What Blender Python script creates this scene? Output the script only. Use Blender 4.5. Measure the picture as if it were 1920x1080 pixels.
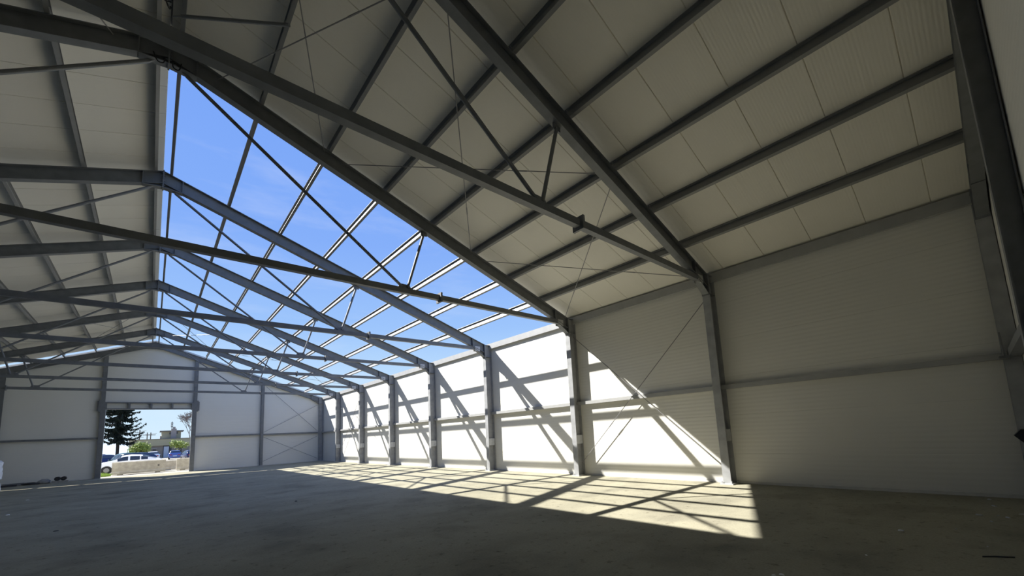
import bpy, math, random
from mathutils import Vector, Matrix
from math import sin, cos, pi, radians
random.seed(7)
for o in list(bpy.data.objects): bpy.data.objects.remove(o)
scene = bpy.context.scene
COL = scene.collection

# ------------------------------------------------------------------ camera
F_PX, PX, PY = 769.55, 987.05, 707.77
CAM = Vector((0.109, 0.478, 1.584))
yaw, pitch, roll = 0.7416, 0.1312, -0.0526
_F = Vector((sin(yaw)*cos(pitch), cos(yaw)*cos(pitch), sin(pitch)))
_R = Vector((cos(yaw), -sin(yaw), 0)); _U = _R.cross(_F)
_R2 = _R*cos(roll) + _U*sin(roll); _U2 = -_R*sin(roll) + _U*cos(roll)
cam_d = bpy.data.cameras.new('camera'); cam = bpy.data.objects.new('camera', cam_d); COL.objects.link(cam)
m3 = Matrix((_R2, _U2, -_F)).transposed()
cam.matrix_world = Matrix.Translation(CAM) @ m3.to_4x4()
cam_d.sensor_fit = 'HORIZONTAL'; cam_d.sensor_width = 36.0
cam_d.lens = F_PX*36/1920
cam_d.shift_x = (960-PX)/1920; cam_d.shift_y = (PY-540)/1920
cam_d.clip_start = 0.05; cam_d.clip_end = 3000
scene.camera = cam
scene.cycles.max_bounces = 16; scene.cycles.diffuse_bounces = 12
def at_y(x, y, Y):
    """pixel -> point on the plane y = Y (used for what stands outside the gate at a known distance)"""
    d = _R2*((x-PX)/F_PX) + _U2*(-(y-PY)/F_PX) + _F
    return CAM + d*((Y-CAM.y)/d.y)
def at_x(x, y, X):
    d = _R2*((x-PX)/F_PX) + _U2*(-(y-PY)/F_PX) + _F
    return CAM + d*((X-CAM.x)/d.x)
def on_floor(x, y):
    d = _R2*((x-PX)/F_PX) + _U2*(-(y-PY)/F_PX) + _F
    return CAM + d*(-CAM.z/d.z)

# ------------------------------------------------------------------ world, sun, exposure
vs = scene.view_settings
vs.view_transform = 'Standard'; vs.look = 'None'; vs.gamma = 1.0; vs.use_curve_mapping = False
vs.exposure = 0.45
SKY_STRENGTH = 0.735
SUN_STRENGTH = 9.2
world = bpy.data.worlds.new('sky'); scene.world = world; world.use_nodes = True
nt = world.node_tree; nt.nodes.clear()
def wn(t, **k):
    n = nt.nodes.new(t)
    for a, b in k.items(): setattr(n, a, b)
    return n
tc = wn('ShaderNodeTexCoord'); sep = wn('ShaderNodeSeparateXYZ')
nt.links.new(tc.outputs['Generated'], sep.inputs[0])
ramp = wn('ShaderNodeValToRGB'); cr = ramp.color_ramp
cr.elements[0].position = 0.0; cr.elements[0].color = (0.72, 0.88, 1.0, 1)
cr.elements[1].position = 1.0; cr.elements[1].color = (0.16, 0.33, 0.90, 1)
for p_, c_ in ((0.10, (0.58, 0.80, 1.0)), (0.25, (0.34, 0.56, 0.97)), (0.42, (0.235, 0.43, 0.95)), (0.6, (0.20, 0.385, 0.93))):
    e = cr.elements.new(p_); e.color = (*c_, 1)
nt.links.new(sep.outputs['Z'], ramp.inputs[0])
mp = wn('ShaderNodeMapping'); mp.inputs['Scale'].default_value = (1.2, 2.2, 6.0); mp.inputs['Rotation'].default_value = (0.3, 0.2, 0.5)
nt.links.new(tc.outputs['Generated'], mp.inputs[0])
nz = wn('ShaderNodeTexNoise'); nz.inputs['Scale'].default_value = 2.2; nz.inputs['Detail'].default_value = 7; nz.inputs['Roughness'].default_value = 0.6
nt.links.new(mp.outputs[0], nz.inputs['Vector'])
cl = wn('ShaderNodeValToRGB'); cl.color_ramp.elements[0].position = 0.52; cl.color_ramp.elements[0].color = (0, 0, 0, 1)
cl.color_ramp.elements[1].position = 0.85; cl.color_ramp.elements[1].color = (0.32, 0.32, 0.32, 1)
nt.links.new(nz.outputs['Fac'], cl.inputs[0])
mixc = wn('ShaderNodeMix', data_type='RGBA'); mixc.inputs['B'].default_value = (0.85, 0.9, 1.0, 1)
nt.links.new(cl.outputs[0], mixc.inputs['Factor']); nt.links.new(ramp.outputs[0], mixc.inputs['A'])
bg = wn('ShaderNodeBackground'); bg.inputs['Strength'].default_value = SKY_STRENGTH
wo = wn('ShaderNodeOutputWorld')
nt.links.new(mixc.outputs['Result'], bg.inputs['Color']); nt.links.new(bg.outputs[0], wo.inputs[0])
sun_d = bpy.data.lights.new('sun', 'SUN'); sun_d.energy = SUN_STRENGTH; sun_d.angle = radians(0.53); sun_d.color = (1.0, 0.965, 0.90)
sun = bpy.data.objects.new('sun', sun_d); COL.objects.link(sun)
sun.location = (-20, 60, 60)
SUN_DIR = Vector((0.635, -0.842, -1.0)).normalized()
sun.rotation_euler = SUN_DIR.to_track_quat('-Z', 'Y').to_euler()

# ------------------------------------------------------------------ materials
MATS = {}
def mat(name, col, rough=0.6, metal=0.0, noise=0.0, nscale=3.0, bump=0.0, bscale=20.0, ribs=None, rib_d=0.0006, col2=None, spec=0.4):
    if name in MATS: return MATS[name]
    m = bpy.data.materials.new(name); m.use_nodes = True; t = m.node_tree
    b = t.nodes['Principled BSDF']; b.inputs['Roughness'].default_value = rough; b.inputs['Metallic'].default_value = metal
    b.inputs['Specular IOR Level'].default_value = spec
    b.inputs['Base Color'].default_value = (*col, 1)
    co = t.nodes.new('ShaderNodeTexCoord')
    if noise > 0:
        n = t.nodes.new('ShaderNodeTexNoise'); n.inputs['Scale'].default_value = nscale; n.inputs['Detail'].default_value = 6
        t.links.new(co.outputs['Object'], n.inputs['Vector'])
        r = t.nodes.new('ShaderNodeValToRGB'); r.color_ramp.elements[0].position = 0.3; r.color_ramp.elements[1].position = 0.72
        c2 = col2 or tuple(c*(1-noise) for c in col)
        r.color_ramp.elements[0].color = (*c2, 1); r.color_ramp.elements[1].color = (*col, 1)
        t.links.new(n.outputs['Fac'], r.inputs[0]); t.links.new(r.outputs[0], b.inputs['Base Color'])
    h = None
    if ribs:
        axis, pitch_ = ribs
        w = t.nodes.new('ShaderNodeTexWave'); w.wave_type = 'BANDS'; w.bands_direction = axis; w.wave_profile = 'SIN'
        w.inputs['Scale'].default_value = 2*pi/(20*pitch_); w.inputs['Distortion'].default_value = 0
        t.links.new(co.outputs['Object'], w.inputs['Vector']); h = w.outputs['Fac']; dist = rib_d
    elif bump > 0:
        n2 = t.nodes.new('ShaderNodeTexNoise'); n2.inputs['Scale'].default_value = bscale; n2.inputs['Detail'].default_value = 5
        t.links.new(co.outputs['Object'], n2.inputs['Vector']); h = n2.outputs['Fac']; dist = bump
    if h is not None:
        bp = t.nodes.new('ShaderNodeBump'); bp.inputs['Distance'].default_value = dist; bp.inputs['Strength'].default_value = 1.0
        t.links.new(h, bp.inputs['Height']); t.links.new(bp.outputs[0], b.inputs['Normal'])
    MATS[name] = m; return m
WALLP = mat('wall_panel_cream', (0.78, 0.77, 0.715), 0.5, noise=0.04, nscale=0.6, ribs=('Z', 0.10), rib_d=0.0016)
ROOFP = mat('roof_panel_cream', (0.84, 0.815, 0.735), 0.5, noise=0.05, nscale=0.8, ribs=('Y', 0.05), rib_d=0.0014)
PANELCORE = mat('panel_edge_foam', (0.66, 0.62, 0.50), 0.9)
STEEL = mat('galvanised_steel', (0.215, 0.225, 0.235), 0.5, metal=0.15, noise=0.22, nscale=5.0)
STEELD = mat('galvanised_steel_dull', (0.22, 0.225, 0.23), 0.55, metal=0.2, noise=0.2, nscale=4.0)
PURL = mat('zinc_purlin', (0.28, 0.285, 0.285), 0.5, metal=0.1, noise=0.12, nscale=4.0)
COLS = mat('galvanised_column_steel', (0.40, 0.41, 0.42), 0.5, metal=0.1, noise=0.25, nscale=5.0)
ZINC = mat('zinc_bright', (0.42, 0.425, 0.42), 0.5, metal=0.1, noise=0.12, nscale=4.0)
PLATE = mat('pale_zinc_plate', (0.56, 0.57, 0.58), 0.5, metal=0.2, noise=0.15, nscale=9)
ROD = mat('rod_steel', (0.26, 0.26, 0.26), 0.5, metal=0.4)
PLINTH = mat('plinth_concrete', (0.70, 0.69, 0.65), 0.85, noise=0.15, nscale=6, bump=0.004, bscale=30)
SEAL = mat('grey_sealing_strip', (0.50, 0.50, 0.48), 0.7)
DARK = mat('black_plastic', (0.02, 0.02, 0.022), 0.5)
CABLE = mat('cable_black', (0.02, 0.02, 0.02), 0.6)
SCRAP = mat('white_scrap', (0.85, 0.85, 0.84), 0.6)

def floor_material():
    m = bpy.data.materials.new('dusty_concrete'); m.use_nodes = True; t = m.node_tree; b = t.nodes['Principled BSDF']
    co = t.nodes.new('ShaderNodeTexCoord')
    def noise(s, d=8, r=0.6, vec=None):
        n = t.nodes.new('ShaderNodeTexNoise'); n.inputs['Scale'].default_value = s; n.inputs['Detail'].default_value = d; n.inputs['Roughness'].default_value = r
        t.links.new(vec or co.outputs['Object'], n.inputs['Vector']); return n.outputs['Fac']
    def ramp_(inp, stops):
        r = t.nodes.new('ShaderNodeValToRGB'); e = r.color_ramp.elements
        e[0].position, e[0].color = stops[0][0], (*stops[0][1], 1); e[1].position, e[1].color = stops[-1][0], (*stops[-1][1], 1)
        for p_, c_ in stops[1:-1]: q = e.new(p_); q.color = (*c_, 1)
        t.links.new(inp, r.inputs[0]); return r.outputs[0]
    def mul(a, c, f=1.0):
        x = t.nodes.new('ShaderNodeMix'); x.data_type = 'RGBA'; x.blend_type = 'MULTIPLY'; x.inputs['Factor'].default_value = f
        t.links.new(a, x.inputs['A']); t.links.new(c, x.inputs['B']); return x.outputs['Result']
    base = ramp_(noise(0.35), [(0.3, (0.295, 0.280, 0.212)), (0.5, (0.342, 0.324, 0.245)), (0.72, (0.38, 0.36, 0.272))])
    mp = t.nodes.new('ShaderNodeMapping'); mp.inputs['Scale'].default_value = (0.5, 1.1, 1); mp.inputs['Rotation'].default_value = (0, 0, 0.9)
    t.links.new(co.outputs['Object'], mp.inputs[0])
    streak = ramp_(noise(1.1, 6, 0.55, mp.outputs[0]), [(0.30, (0.86, 0.86, 0.87)), (0.52, (1, 1, 1)), (0.8, (1.04, 1.03, 1.02))])
    spots = ramp_(noise(7.0, 5, 0.65), [(0.30, (0.62, 0.60, 0.58)), (0.42, (1, 1, 1)), (1.0, (1.05, 1.05, 1.04))])
    fine = ramp_(noise(38, 3, 0.6), [(0.3, (0.86, 0.86, 0.86)), (0.7, (1.05, 1.05, 1.05))])
    smudge = ramp_(noise(0.8, 4, 0.5), [(0.34, (0.80, 0.80, 0.81)), (0.48, (1, 1, 1)), (1.0, (1, 1, 1))])
    c = mul(mul(mul(mul(base, smudge), streak), spots), fine)
    t.links.new(c, b.inputs['Base Color']); b.inputs['Roughness'].default_value = 1.0; b.inputs['Specular IOR Level'].default_value = 0.0
    bp = t.nodes.new('ShaderNodeBump'); bp.inputs['Distance'].default_value = 0.006; bp.inputs['Strength'].default_value = 0.7
    t.links.new(noise(14, 8, 0.65), bp.inputs['Height']); t.links.new(bp.outputs[0], b.inputs['Normal'])
    return m
FLOOR = floor_material()

# ------------------------------------------------------------------ mesh helpers
class MB:
    def __init__(s): s.v = []; s.f = []
    def add(s, vs_, fs_):
        o = len(s.v); s.v += [tuple(v) for v in vs_]; s.f += [tuple(i+o for i in f) for f in fs_]; return s
    def box(s, x0, x1, y0, y1, z0, z1):
        return s.add([(x0,y0,z0),(x1,y0,z0),(x1,y1,z0),(x0,y1,z0),(x0,y0,z1),(x1,y0,z1),(x1,y1,z1),(x0,y1,z1)],
                     [(0,3,2,1),(4,5,6,7),(0,1,5,4),(1,2,6,5),(2,3,7,6),(3,0,4,7)])
    def loft(s, A, Bv):
        n = len(A)
        return s.add(list(A)+list(Bv), [tuple(range(n-1,-1,-1)), tuple(range(n, 2*n))] + [(i,(i+1)%n,n+(i+1)%n,n+i) for i in range(n)])
    def prism(s, prof, p0, p1, up):
        """extrude a closed (a,b) profile from p0 to p1; a along side = d x up, b along up"""
        p0, p1, up = Vector(p0), Vector(p1), Vector(up)
        d = (p1-p0).normalized(); sd = d.cross(up).normalized(); u = sd.cross(d)
        return s.loft([p0+sd*a+u*b for a, b in prof], [p1+sd*a+u*b for a, b in prof])
    def bar(s, p0, p1, w, h, up=(0,0,1)):
        return s.prism([(-w/2,-h/2),(w/2,-h/2),(w/2,h/2),(-w/2,h/2)], p0, p1, up)
    def tube(s, p0, p1, r0, r1=None, n=8):
        r1 = r0 if r1 is None else r1
        p0, p1 = Vector(p0), Vector(p1); d = (p1-p0)
        if d.length < 1e-6: return s
        d.normalize(); a = d.orthogonal().normalized(); b = d.cross(a)
        A = [p0+(a*cos(2*pi*i/n)+b*sin(2*pi*i/n))*r0 for i in range(n)]
        Bv = [p1+(a*cos(2*pi*i/n)+b*sin(2*pi*i/n))*r1 for i in range(n)]
        return s.loft(A, Bv)
    def path(s, pts, r, n=6):
        for a, b in zip(pts, pts[1:]): s.tube(a, b, r, r, n)
        return s
    def poly(s, pts, off):
        """extrude planar polygon by an offset vector"""
        off = Vector(off); return s.loft([Vector(p) for p in pts], [Vector(p)+off for p in pts])
    def mesh(s, name, smooth=False):
        import bmesh
        me = bpy.data.meshes.new(name); me.from_pydata(s.v, [], s.f)
        bm = bmesh.new(); bm.from_mesh(me); bmesh.ops.recalc_face_normals(bm, faces=bm.faces); bm.to_mesh(me); bm.free()
        if smooth:
            for p in me.polygons: p.use_smooth = True
        me.update(); return me
    def build(s, name, m, parent=None, smooth=False):
        return put(name, s.mesh(name, smooth), m, parent)
def put(name, me, m, parent=None, loc=None, rot=None):
    if m is not None and not me.materials: me.materials.append(m)
    o = bpy.data.objects.new(name, me); COL.objects.link(o)
    if parent is not None: o.parent = parent
    if loc is not None: o.location = loc
    if rot is not None: o.rotation_euler = rot
    return o
def tag(o, label=None, cat=None, group=None, kind=None):
    if label: o['label'] = label
    if cat: o['category'] = cat
    if group: o['group'] = group
    if kind: o['kind'] = kind
    return o
def thing(name, label, cat, loc=(0,0,0), rotz=0, group=None, kind=None):
    o = bpy.data.objects.new(name, None); COL.objects.link(o); o.location = loc; o.rotation_euler = (0,0,rotz)
    o.empty_display_size = 0.2
    return tag(o, label, cat, group, kind)
def iprof(w, h, tf, tw):
    return [(-w/2,-h/2),(w/2,-h/2),(w/2,-h/2+tf),(tw/2,-h/2+tf),(tw/2,h/2-tf),(w/2,h/2-tf),(w/2,h/2),(-w/2,h/2),(-w/2,h/2-tf),(-tw/2,h/2-tf),(-tw/2,-h/2+tf),(-w/2,-h/2+tf)]
ORD = ['', 'first', 'second', 'third', 'fourth', 'fifth', 'sixth', 'seventh', 'eighth', 'ninth']

# ------------------------------------------------------------------ hall dimensions (metres)
BAY = 5.0
YF = [0.0, 5.0, 10.0, 15.0, 20.0, 25.0, 30.0, 35.0, 39.55]
M = 0.35
zr = lambda x: 9.35 - M*abs(x)            # top of the rafters
zp = lambda x: 9.57 - M*abs(x)            # underside of the roof panels
XI, XO, XW = 10.92, 11.26, 11.28          # column inner flange, outer flange, wall face
RD = 0.37                                 # rafter depth
SL = math.atan(M)
GW0, GW1 = -0.11, 39.68                   # inner faces of the two end walls

# ------------------------------------------------------------------ floor, ground
tag(MB().box(-11.5, 11.5, -0.35, 39.86, -0.2, 0.0).build('floor', FLOOR), 'bare dusty concrete floor of the hall', None, None, 'structure')
GROUND = mat('pale_gravel_yard', (0.36, 0.335, 0.275), 0.95, noise=0.25, nscale=1.2, bump=0.01, bscale=12)
tag(MB().box(-160, 160, 39.86, 420, -0.25, -0.02).build('ground', GROUND), 'pale sunlit gravel yard outside the gate', None, None, 'structure')
tag(MB().box(-160, -11.5, -60, 39.86, -0.25, -0.02).box(11.5, 160, -60, 39.86, -0.25, -0.02).box(-11.5, 11.5, -60, -0.35, -0.25, -0.02).build('ground', GROUND), 'pale gravel ground around the hall', None, None, 'structure')

# ------------------------------------------------------------------ roof panels
def roof_panel_mesh(width, sgn, x_in, x_out):
    # cross-section in (y,t): V joints on the underside
    g, t = 0.009, 0.10
    cs = [(0, 0.022), (g, 0), (width-g, 0), (width, 0.022), (width, t), (0, t)]
    mb = MB()
    A = [Vector((sgn*x_in, y, zp(x_in)+h)) for y, h in cs]; Bv = [Vector((sgn*x_out, y, zp(x_out)+h)) for y, h in cs]
    return mb.loft(A, Bv).mesh('panel')
for side, sgn, y_end in (('right', 1, 10.60), ('left', -1, 39.42)):
    ceil = thing('ceiling_'+side, 'cream sandwich panel roof slope over the whole left side' if sgn < 0 else 'cream sandwich panel roof over the two covered bays of right slope', None, kind='structure')
    full = roof_panel_mesh(1.0, sgn, 0.012, 11.62)
    y = -0.40
    while y < y_end-0.02:
        w = min(1.0, y_end-y)
        me = full if w > 0.999 else roof_panel_mesh(w, sgn, 0.012, 11.62)
        put('panel', me, ROOFP, ceil, (0, y, 0)); y += w
cap = MB()
cap.loft([(0,-0.4,9.70),(0.28,-0.4,zp(0.28)+0.125),(0.28,-0.4,zp(0.28)+0.105),(0,-0.4,9.68),(-0.28,-0.4,zp(0.28)+0.105),(-0.28,-0.4,zp(0.28)+0.125)],
         [(0,10.0,9.70),(0.28,10.0,zp(0.28)+0.125),(0.28,10.0,zp(0.28)+0.105),(0,10.0,9.68),(-0.28,10.0,zp(0.28)+0.105),(-0.28,10.0,zp(0.28)+0.125)])
tag(cap.build('trim_1', STEELD), 'folded metal ridge capping over the covered bays', None, None, 'structure')

# ------------------------------------------------------------------ side walls
ROWS = [0.06, 0.75, 1.74, 2.74, 3.74, 4.74, 5.60]
def wall_panel_mesh(length, h, sgn):
    g, t = 0.003, 0.10
    cs = [(0.005, 0), (0, g), (0, h-g), (0.005, h), (t, h), (t, 0)]
    return MB().loft([Vector((sgn*a, 0, z)) for a, z in cs], [Vector((sgn*a, length, z)) for a, z in cs]).mesh('panel')
YB = [-0.35, 5.0, 10.0, 15.0, 20.0, 25.0, 30.0, 35.0, 39.86]
for side, sgn in (('right', 1), ('left', -1)):
    w = thing('wall_'+side, 'long cream wall of horizontal sandwich panels, %s side' % ('sunlit right' if sgn > 0 else 'shaded left'), None, kind='structure')
    cache = {}
    for i in range(8):
        for z0, z1 in zip(ROWS, ROWS[1:]):
            k = (round(YB[i+1]-YB[i], 3), round(z1-z0, 3))
            if k not in cache: cache[k] = wall_panel_mesh(k[0], k[1], sgn)
            put('panel', cache[k], WALLP, w, (sgn*XW, YB[i], z0))
    b = MB(); x0, x1 = sorted((sgn*11.25, sgn*11.42)); b.box(x0, x1, -0.35, 39.86, 0.0, 0.06)
    tag(b.build('baseboard_'+side, PLINTH), 'low concrete plinth along the foot of the %s wall' % side, None, None, 'structure')

# ------------------------------------------------------------------ end walls
def clip(poly, a, b, c):
    """keep a*x + b*z <= c"""
    out = []
    for i, p in enumerate(poly):
        q = poly[(i+1) % len(poly)]
        dp, dq = a*p[0]+b*p[1]-c, a*q[0]+b*q[1]-c
        if dp <= 0: out.append(p)
        if (dp < 0 < dq) or (dq < 0 < dp):
            t = dp/(dp-dq); out.append((p[0]+(q[0]-p[0])*t, p[1]+(q[1]-p[1])*t))
    return out
GC = [-11.28, -6.68, -2.4, 2.4, 6.68, 11.28]
def gable(name, label, y, sgn, door, ztop):
    w = thing(name, label, None, kind='structure')
    rows = [0.06, 0.75, 1.74, 2.74, 3.74, 4.54, 5.74, 6.74, 7.74, 8.74, 9.6]
    for xa, xb in zip(GC, GC[1:]):
        for z0, z1 in zip(rows, rows[1:]):
            if door and xa > -3 and xb < 3 and z1 <= 4.55: continue
            P = [(xa, z0), (xb, z0), (xb, z1), (xa, z1)]
            P = clip(P, M, 1, ztop); P = clip(P, -M, 1, ztop)
            if len(P) < 3: continue
            cx = sum(p[0] for p in P)/len(P); cz = sum(p[1] for p in P)/len(P)
            # inner skin slightly smaller: bevelled joints
            def shr(p, d):
                return (p[0]+(d if p[0] < cx else -d)*0.3, p[1]+(d if p[1] < cz else -d))
            mb = MB()
            L0 = [Vector((*[shr(p, 0.003)[0]], y, shr(p, 0.003)[1])) for p in P]
            L1 = [Vector((p[0], y+sgn*0.005, p[1])) for p in P]
            L2 = [Vector((p[0], y+sgn*0.10, p[1])) for p in P]
            n = len(P)
            mb.add(L0+L1+L2, [tuple(range(n)), tuple(range(3*n-1, 2*n-1, -1))] + [(i, (i+1)%n, n+(i+1)%n, n+i) for i in range(n)] + [(n+i, n+(i+1)%n, 2*n+(i+1)%n, 2*n+i) for i in range(n)])
            mb.build('panel', WALLP, w)
    for xa, xb in ([(-11.25, -2.4), (2.4, 11.25)] if door else [(-11.25, 11.25)]):
        MB().box(xa, xb, min(y-sgn*0.03, y+sgn*0.14), max(y-sgn*0.03, y+sgn*0.14), 0, 0.06).build('plinth', PLINTH, w)
    return w
gable('wall_far', 'pale grey-white panelled end wall with the open gate', GW1, 1, True, 9.50)
gable('wall_near', 'closed panelled end wall without a gate', GW0, -1, False, 9.56)

# ------------------------------------------------------------------ portal frames
def column_mesh(s, top):
    return MB().prism(iprof(0.20, XO-XI, 0.018, 0.012), (s*(XI+XO)/2, 0, 0.03), (s*(XI+XO)/2, 0, top), (1,0,0)).mesh('column')
def rafter_mesh(s):
    pr = iprof(0.17, RD, 0.016, 0.010)
    xa, xb = 0.014, XI
    return MB().loft([Vector((s*xa, a, zr(xa)-RD/2+b)) for a, b in pr], [Vector((s*xb, a, zr(xb)-RD/2+b)) for a, b in pr]).mesh('rafter')
def haunch_mesh(s):
    mb = MB(); xa, za = 10.28, zr(10.28)-RD; xb, zb = XI, 4.97; zt = zr(XI)-RD
    mb.poly([(s*xa,-0.006,za),(s*xb,-0.006,zb),(s*xb,-0.006,zt)], (0,0.012,0))
    mb.bar((s*xa,0,za-0.008), (s*xb,0,zb-0.008), 0.17, 0.016)
    mb.box(min(s*(xb-0.03), s*xb), max(s*(xb-0.03), s*xb), -0.10, 0.10, zb-0.03, zr(xb)+0.0)
    for yy in (-1, 1):
        y0, y1 = sorted((yy*0.006, yy*0.083))
        mb.box(*sorted((s*(xa-0.008), s*(xa+0.008))), y0, y1, zr(xa)-RD+0.016, zr(xa)-0.016)
    return mb.mesh('haunch')
def stiff_mesh(s, z):
    return MB().box(*sorted((s*(XI+0.018), s*(XO-0.018))), -0.098, 0.098, z, z+0.018).mesh('stiffener')
def apex_mesh():
    mb = MB(); mb.box(-0.014, 0.014, -0.10, 0.10, 8.84, zr(0)+0.02)
    for s in (-1, 1):
        xa = 0.42
        mb.poly([(0,-0.006,8.86),(s*xa,-0.006,zr(xa)-RD),(0,-0.006,zr(0)-RD)], (0,0.012,0))
        mb.bar((s*0.014,0,8.87), (s*xa,0,zr(xa)-RD-0.006), 0.17, 0.016)
        for yy in (-1, 1):
            y0, y1 = sorted((yy*0.006, yy*0.083))
            mb.box(*sorted((s*(xa-0.008), s*(xa+0.008))), y0, y1, zr(xa)-RD+0.016, zr(xa)-0.016)
    for yy in (-0.07, 0.07):
        for zz in (8.93, 9.05, 9.2, 9.3): mb.tube((-0.045, yy, zz), (0.045, yy, zz), 0.016, n=6)
    return mb.mesh('apex_plate')
def base_mesh(s):
    mb = MB(); mb.box(*sorted((s*(XI-0.06), s*(XO-0.03+0.06))), -0.16, 0.16, 0.0, 0.03)
    for xx in (XI+0.0-0.03, XO-0.03):
        for yy in (-0.12, 0.12): mb.tube((s*xx, yy, 0.03), (s*xx, yy, 0.085), 0.016, n=6)
    return mb.mesh('base_plate')
def cover_mesh(s):
    return MB().box(*sorted((s*(XI+0.02), s*(XO-0.02))), -0.095, -0.062, 1.08, 1.38).mesh('cover_plate')
TZ, TX = 5.33, 4.76
def tie_mesh():
    mb = MB(); mb.bar((-10.48,0,TZ), (10.48,0,TZ), 0.12, 0.14)
    return mb.mesh('tie_beam')
def tie_end_mesh(s):
    mb = MB(); mb.box(*sorted((s*10.40, s*10.66)), -0.075, -0.06, TZ-0.13, TZ+0.08); mb.box(*sorted((s*10.40, s*10.66)), 0.06, 0.075, TZ-0.13, TZ+0.08)
    mb.tube((s*10.53,-0.10,TZ), (s*10.53,0.10,TZ), 0.02, n=6)
    return mb.mesh('tie_bracket')
def splice_mesh(s):
    mb = MB()
    for d in (-0.013, 0.013): mb.box(s*5.76+d-0.012, s*5.76+d+0.012, -0.13, 0.13, TZ-0.13, TZ+0.13)
    return mb.mesh('splice_plate')
def strut_mesh(s):
    xt = 5.32; zt = zr(xt)-RD-0.02
    mb = MB(); mb.tube((s*(TX+0.07),0,TZ+0.10), (s*xt,0,zt-0.05), 0.036, n=10)
    mb.box(*sorted((s*(xt-0.09), s*(xt+0.09))), -0.012, 0.012, zt-0.10, zt+0.03)
    return mb.mesh('strut')
def diag_mesh(s):
    mb = MB(); mb.tube((s*(TX-0.07),0,TZ+0.10), (s*0.27,0,8.80), 0.036, n=10)
    mb.tube((s*0.27,0,8.80), (s*0.19,0,8.87), 0.020, n=6)
    return mb.mesh('diagonal')
def gusset_mesh(s):
    mb = MB(); mb.poly([(s*(TX-0.20),-0.012,TZ+0.06),(s*(TX+0.18),-0.012,TZ+0.06),(s*(TX+0.12),-0.012,TZ+0.18),(s*(TX-0.14),-0.012,TZ+0.18)], (0,0.024,0))
    return mb.mesh('gusset')
sideM = {}
for s in (1, -1):
    sideM[s] = dict(column=column_mesh(s, zr(XI)), rafter=rafter_mesh(s), haunch=haunch_mesh(s), stiff=(stiff_mesh(s, 4.96), stiff_mesh(s, zr(XI)-0.03)), base=base_mesh(s), cover=cover_mesh(s), tie_end=tie_end_mesh(s), splice=splice_mesh(s), strut=strut_mesh(s), diag=diag_mesh(s), gusset=gusset_mesh(s))
apexM, tieM = apex_mesh(), tie_mesh()
for k, y in enumerate(YF):
    if k == 0: lab = 'steel end frame standing against the closed end wall'
    elif k == 8: lab = 'steel end frame standing against the wall with the gate'
    else: lab = 'galvanised steel portal frame with tie beam, %s inward from the gate wall' % ORD[8-k]
    fr = thing('portal_frame', lab, 'steel frame', (0, y, 0), group='portal frames of the hall')
    for s in (1, -1):
        q = sideM[s]
        c = put('column', q['column'], COLS, fr)
        put('base_plate', q['base'], PLATE, c); [put('stiffener', me_, STEEL, c) for me_ in q['stiff']]
        if 0 < k < 8: put('cover_plate', q['cover'], PLATE, c)
        put('rafter', q['rafter'], STEEL, fr)
        put('haunch', q['haunch'], STEEL, fr)
        if 0 < k < 8:
            put('tie_bracket', q['tie_end'], PLATE, fr); put('splice_plate', q['splice'], STEELD, fr)
            put('strut', q['strut'], STEEL, fr); put('diagonal', q['diag'], STEEL, fr); put('gusset', q['gusset'], STEEL, fr)
    put('apex_plate', apexM, STEEL, fr)
    if 0 < k < 8: put('tie_beam', tieM, STEEL, fr)

# ------------------------------------------------------------------ purlins
PXS = [0.20, 1.55, 2.93, 4.32, 5.68, 7.05, 8.42, 9.80]
def purlin_mesh(L, s, h=0.20, w=0.06):
    # Z section, top at 0: the top flange points to the ridge, the bottom flange away from it
    t, lip = 0.005, 0.018
    pr = [(0,0),(-w,0),(-w,-lip),(-w+t,-lip),(-w+t,-t),(-t,-t),(-t,-h),(w,-h),(w,-h+lip),(w-t,-h+lip),(w-t,-h+t),(0,-h+t)]
    return MB().loft([Vector((s*a, 0, b)) for a, b in pr], [Vector((s*a, L, b)) for a, b in pr]).mesh('purlin')
def eave_mesh(L, s, h=0.24, w=0.08):
    t, lip = 0.006, 0.02
    pr = [(0,0),(0,-h),(w,-h),(w,-h+lip),(w-t,-h+lip),(w-t,-h+t),(t,-h+t),(t,-t),(w-t,-t),(w-t,-lip),(w,-lip),(w,0)]
    return MB().loft([Vector((s*a, 0, b)) for a, b in pr], [Vector((s*a, L, b)) for a, b in pr]).mesh('eave_beam')
pcache = {}
def bay_words(k):
    # bays counted from the gate wall
    n = 8-k
    return '%s bay from the gate wall' % ORD[n]
for k in range(8):
    y0 = YF[k]+0.004 if k else -0.10
    y1 = YF[k+1]-0.004 if k < 7 else 39.66
    L = round(y1-y0, 3)
    for s in (1, -1):
        if (L, s) not in pcache: pcache[(L, s)] = (purlin_mesh(L, s), eave_mesh(L, s))
        pm, em = pcache[(L, s)]
        where = 'panelled left slope' if s < 0 else ('covered right slope' if k < 2 else 'open-sky right slope')
        for i, px in enumerate(PXS):
            x = s*px
            o = put('roof_purlin', pm, PURL, None, (x, y0, zp(x)-0.006), (0, s*SL, 0))
            tag(o, '%s roof purlin down from the ridge, %s, %s' % (ORD[i+1], where, bay_words(k)), 'purlin', 'roof purlins on the %s' % where)
        o = put('eave_beam', em, ZINC, None, (s*11.18, y0, 5.59), (0, 0, 0))
        tag(o, 'eave beam on top of the %s wall, %s' % (('sunlit right' if k > 1 else 'covered right') if s > 0 else 'left', bay_words(k)), 'eave beam', 'eave beams')

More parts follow.
